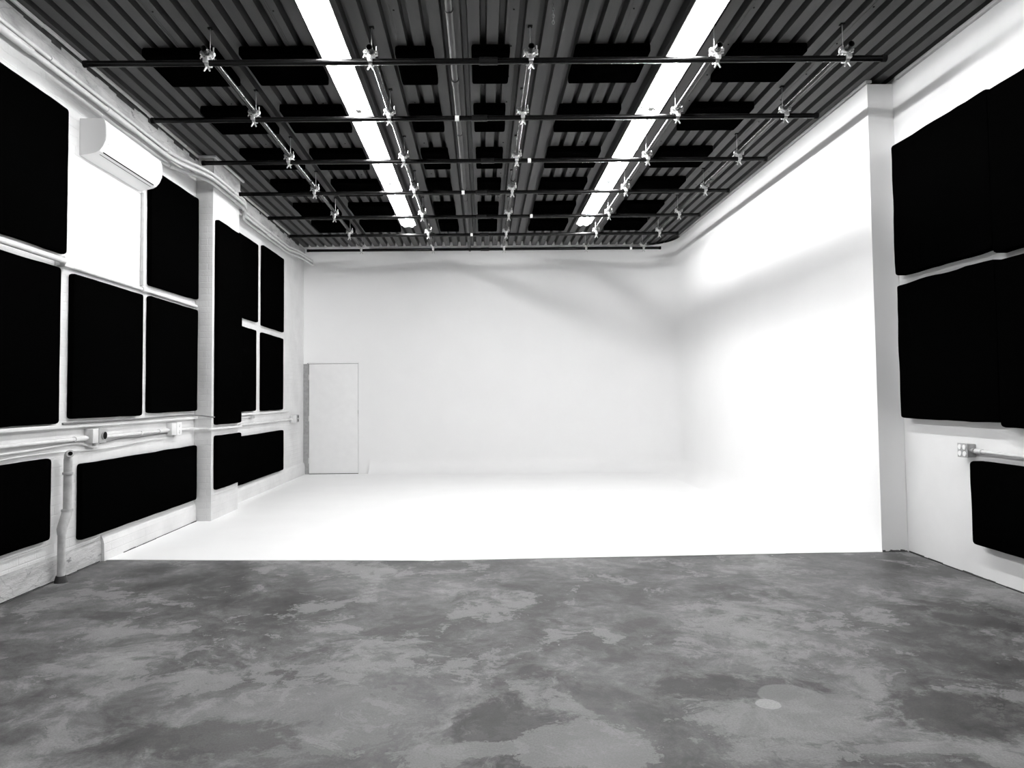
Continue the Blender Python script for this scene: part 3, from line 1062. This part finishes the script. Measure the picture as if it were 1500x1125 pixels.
r = empty('outlet_box', (XL, 12.60, 1.04))
tag(r, 'small grey outlet box on the brick wall near the door', 'electrical box')
MB().box(0.0, 0.06, -0.20, 0.16, -0.062, 0.065, 0.006).build('housing', M['palegrey'], r)
MB().box(0.0601, 0.067, 0.02, 0.17, -0.066, 0.069, 0.003).build('cover_plate', M['greybox'], r)
for zz in (-0.03, 0.033):
    MB().tube([(0.0672, 0.095, zz), (0.0715, 0.095, zz)], 0.024, 14).build('receptacle', M['black'], r)

r = MB().box(XL, XL + 0.03, 9.75, 10.22, 1.125, 1.145, 0.003).build('plug_strip', M['palegrey'])
MB().box(XL, XL + 0.045, 10.22, 10.36, 1.112, 1.152, 0.004).build('plug', M['greybox'], r)
tag(r, 'short grey plug strip on the wall behind the pier', 'plug strip')


# loose cables
def cable(label, pts, rad, mt, jit=0.0):
    rr = random.Random(len(pts))
    P = [Vector(p) for p in pts]
    out = []
    for i in range(len(P) - 1):
        p0, p1, p2, p3 = P[max(i - 1, 0)], P[i], P[i + 1], P[min(i + 2, len(P) - 1)]
        for k in range(6):
            t = k / 6
            out.append(0.5 * ((2 * p1) + (p2 - p0) * t + (2 * p0 - 5 * p1 + 4 * p2 - p3) * t * t + (3 * p1 - p0 - 3 * p2 + p3) * t ** 3))
    out.append(P[-1])
    o = MB().tube(out, rad, 8).build('cable', M[mt])
    return tag(o, label, 'cable')


xs = XL + 0.015
cable('pale cable sagging along the brick wall into the black-socket box', [(xs, 3.2, 1.00), (xs, 4.6, 1.015), (xs, 5.2, 1.02), (xs, 5.55, 1.030), (xs, 5.9, 1.035), (xs + 0.010, 6.11, 0.985)], 0.009, 'cable')
cable('thin pale cable hanging lowest under the conduit on the brick wall', [(xs, 3.2, 0.985), (xs, 4.6, 0.965), (xs, 5.1, 0.985), (xs, 5.6, 0.985), (xs, 6.3, 0.965), (xs, 7.0, 0.985), (xs, 7.7, 0.99)], 0.006, 'cable')
cable('dark cable strung between the two boxes on the brick wall', [(xs, 6.235, 1.018), (xs, 6.6, 1.034), (xs, 6.9, 1.028), (xs, 7.2, 1.034), (xs, 7.56, 1.036)], 0.006, 'cable_dark')
cable('dark cable lying along the sill and over the pier', [(XL + 0.05, 5.62, 1.203), (XL + 0.055, 6.4, 1.203), (XL + 0.055, 7.0, 1.205), (XL + 0.055, 7.8, 1.212), (XL + 0.06, 8.2, 1.205), (PIER_X + 0.012, 8.285, 1.185), (PIER_X + 0.012, 8.345, 1.18)], 0.008, 'cable_dark')

# ---- standpipe
r = empty('standpipe', (XL + 0.074, 5.66, 0.0))
tag(r, 'white iron standpipe rising from the floor between the low panels', 'pipe')
lx, ly = 0.0, -0.07
MB().tube([(lx, ly, 0.0), (lx, ly, 0.38)], 0.028, 16).build('lower_pipe', M['pipe_dirty'], r)
MB().tube([(0.0, 0.0, 0.52), (0.0, 0.0, 0.93)], 0.031, 16).build('upper_pipe', M['pipe_dirty'], r)
MB().tube([(lx, ly, 0.36), (lx, ly, 0.40), (lx * .7, ly * .7, 0.44), (lx * .15, ly * .15, 0.50), (0, 0, 0.54)], 0.045, 16, radii=[0.031, 0.036, 0.037, 0.038, 0.037]).build('offset_coupling', M['pipe_dirty'], r)
MB().tube([(0, 0, 0.525), (0, 0, 0.542)], 0.043, 16).build('collar', M['pipe_dirty'], r)
MB().tube([(0, 0, 0.81), (0, 0, 0.828)], 0.039, 16).build('collar', M['pipe_dirty'], r)
p = MB().tube(bend_path([(0, 0, 0.90), (0, 0, 0.965), (0.045, -0.05, 0.975)], 0.035), 0.029, 16).build('top_elbow', M['pipe_dirty'], r)
MB().tube([(0.044, -0.0489, 0.975), (0.048, -0.0533, 0.975)], 0.016, 14).build('open_end', M['black'], p)
MB().tube([(lx, ly, 0.0), (lx, ly, 0.05)], 0.044, 16, radii=[0.048, 0.036]).build('base_flange', M['dark'], r)

# ================================================================== THINGS ON THE RIGHT WALL
r = empty('outlet_box', (XR, 5.50, 0.945))
tag(r, 'grey four-socket outlet box on the right wall', 'electrical box')
MB().box(-0.062, 0.0, -0.055, 0.055, -0.05, 0.05, 0.005).build('housing', M['greybox'], r)
MB().box(-0.068, -0.0621, -0.058, 0.058, -0.054, 0.054, 0.003).build('cover_plate', M['greybox'], r)
for yy in (-0.026, 0.026):
    for zz in (-0.025, 0.025):
        MB().tube([(-0.0682, yy, zz), (-0.0735, yy, zz)], 0.019, 14).build('receptacle', M['white'], r)
MB().tube([(-0.03, -0.055, 0.0), (-0.03, -0.085, 0.0)], 0.02, 12).build('connector', M['greybox'], r)
o = conduit('conduit', 'white conduit running to the four-socket box on the right wall', [(XR - 0.03, 3.0, 0.935), (XR - 0.03, 5.41, 0.945)], 0.014, 0.05, [((XR - 0.03, 5.37, 0.945), (0, 1, 0), 0.07, 1.35)])
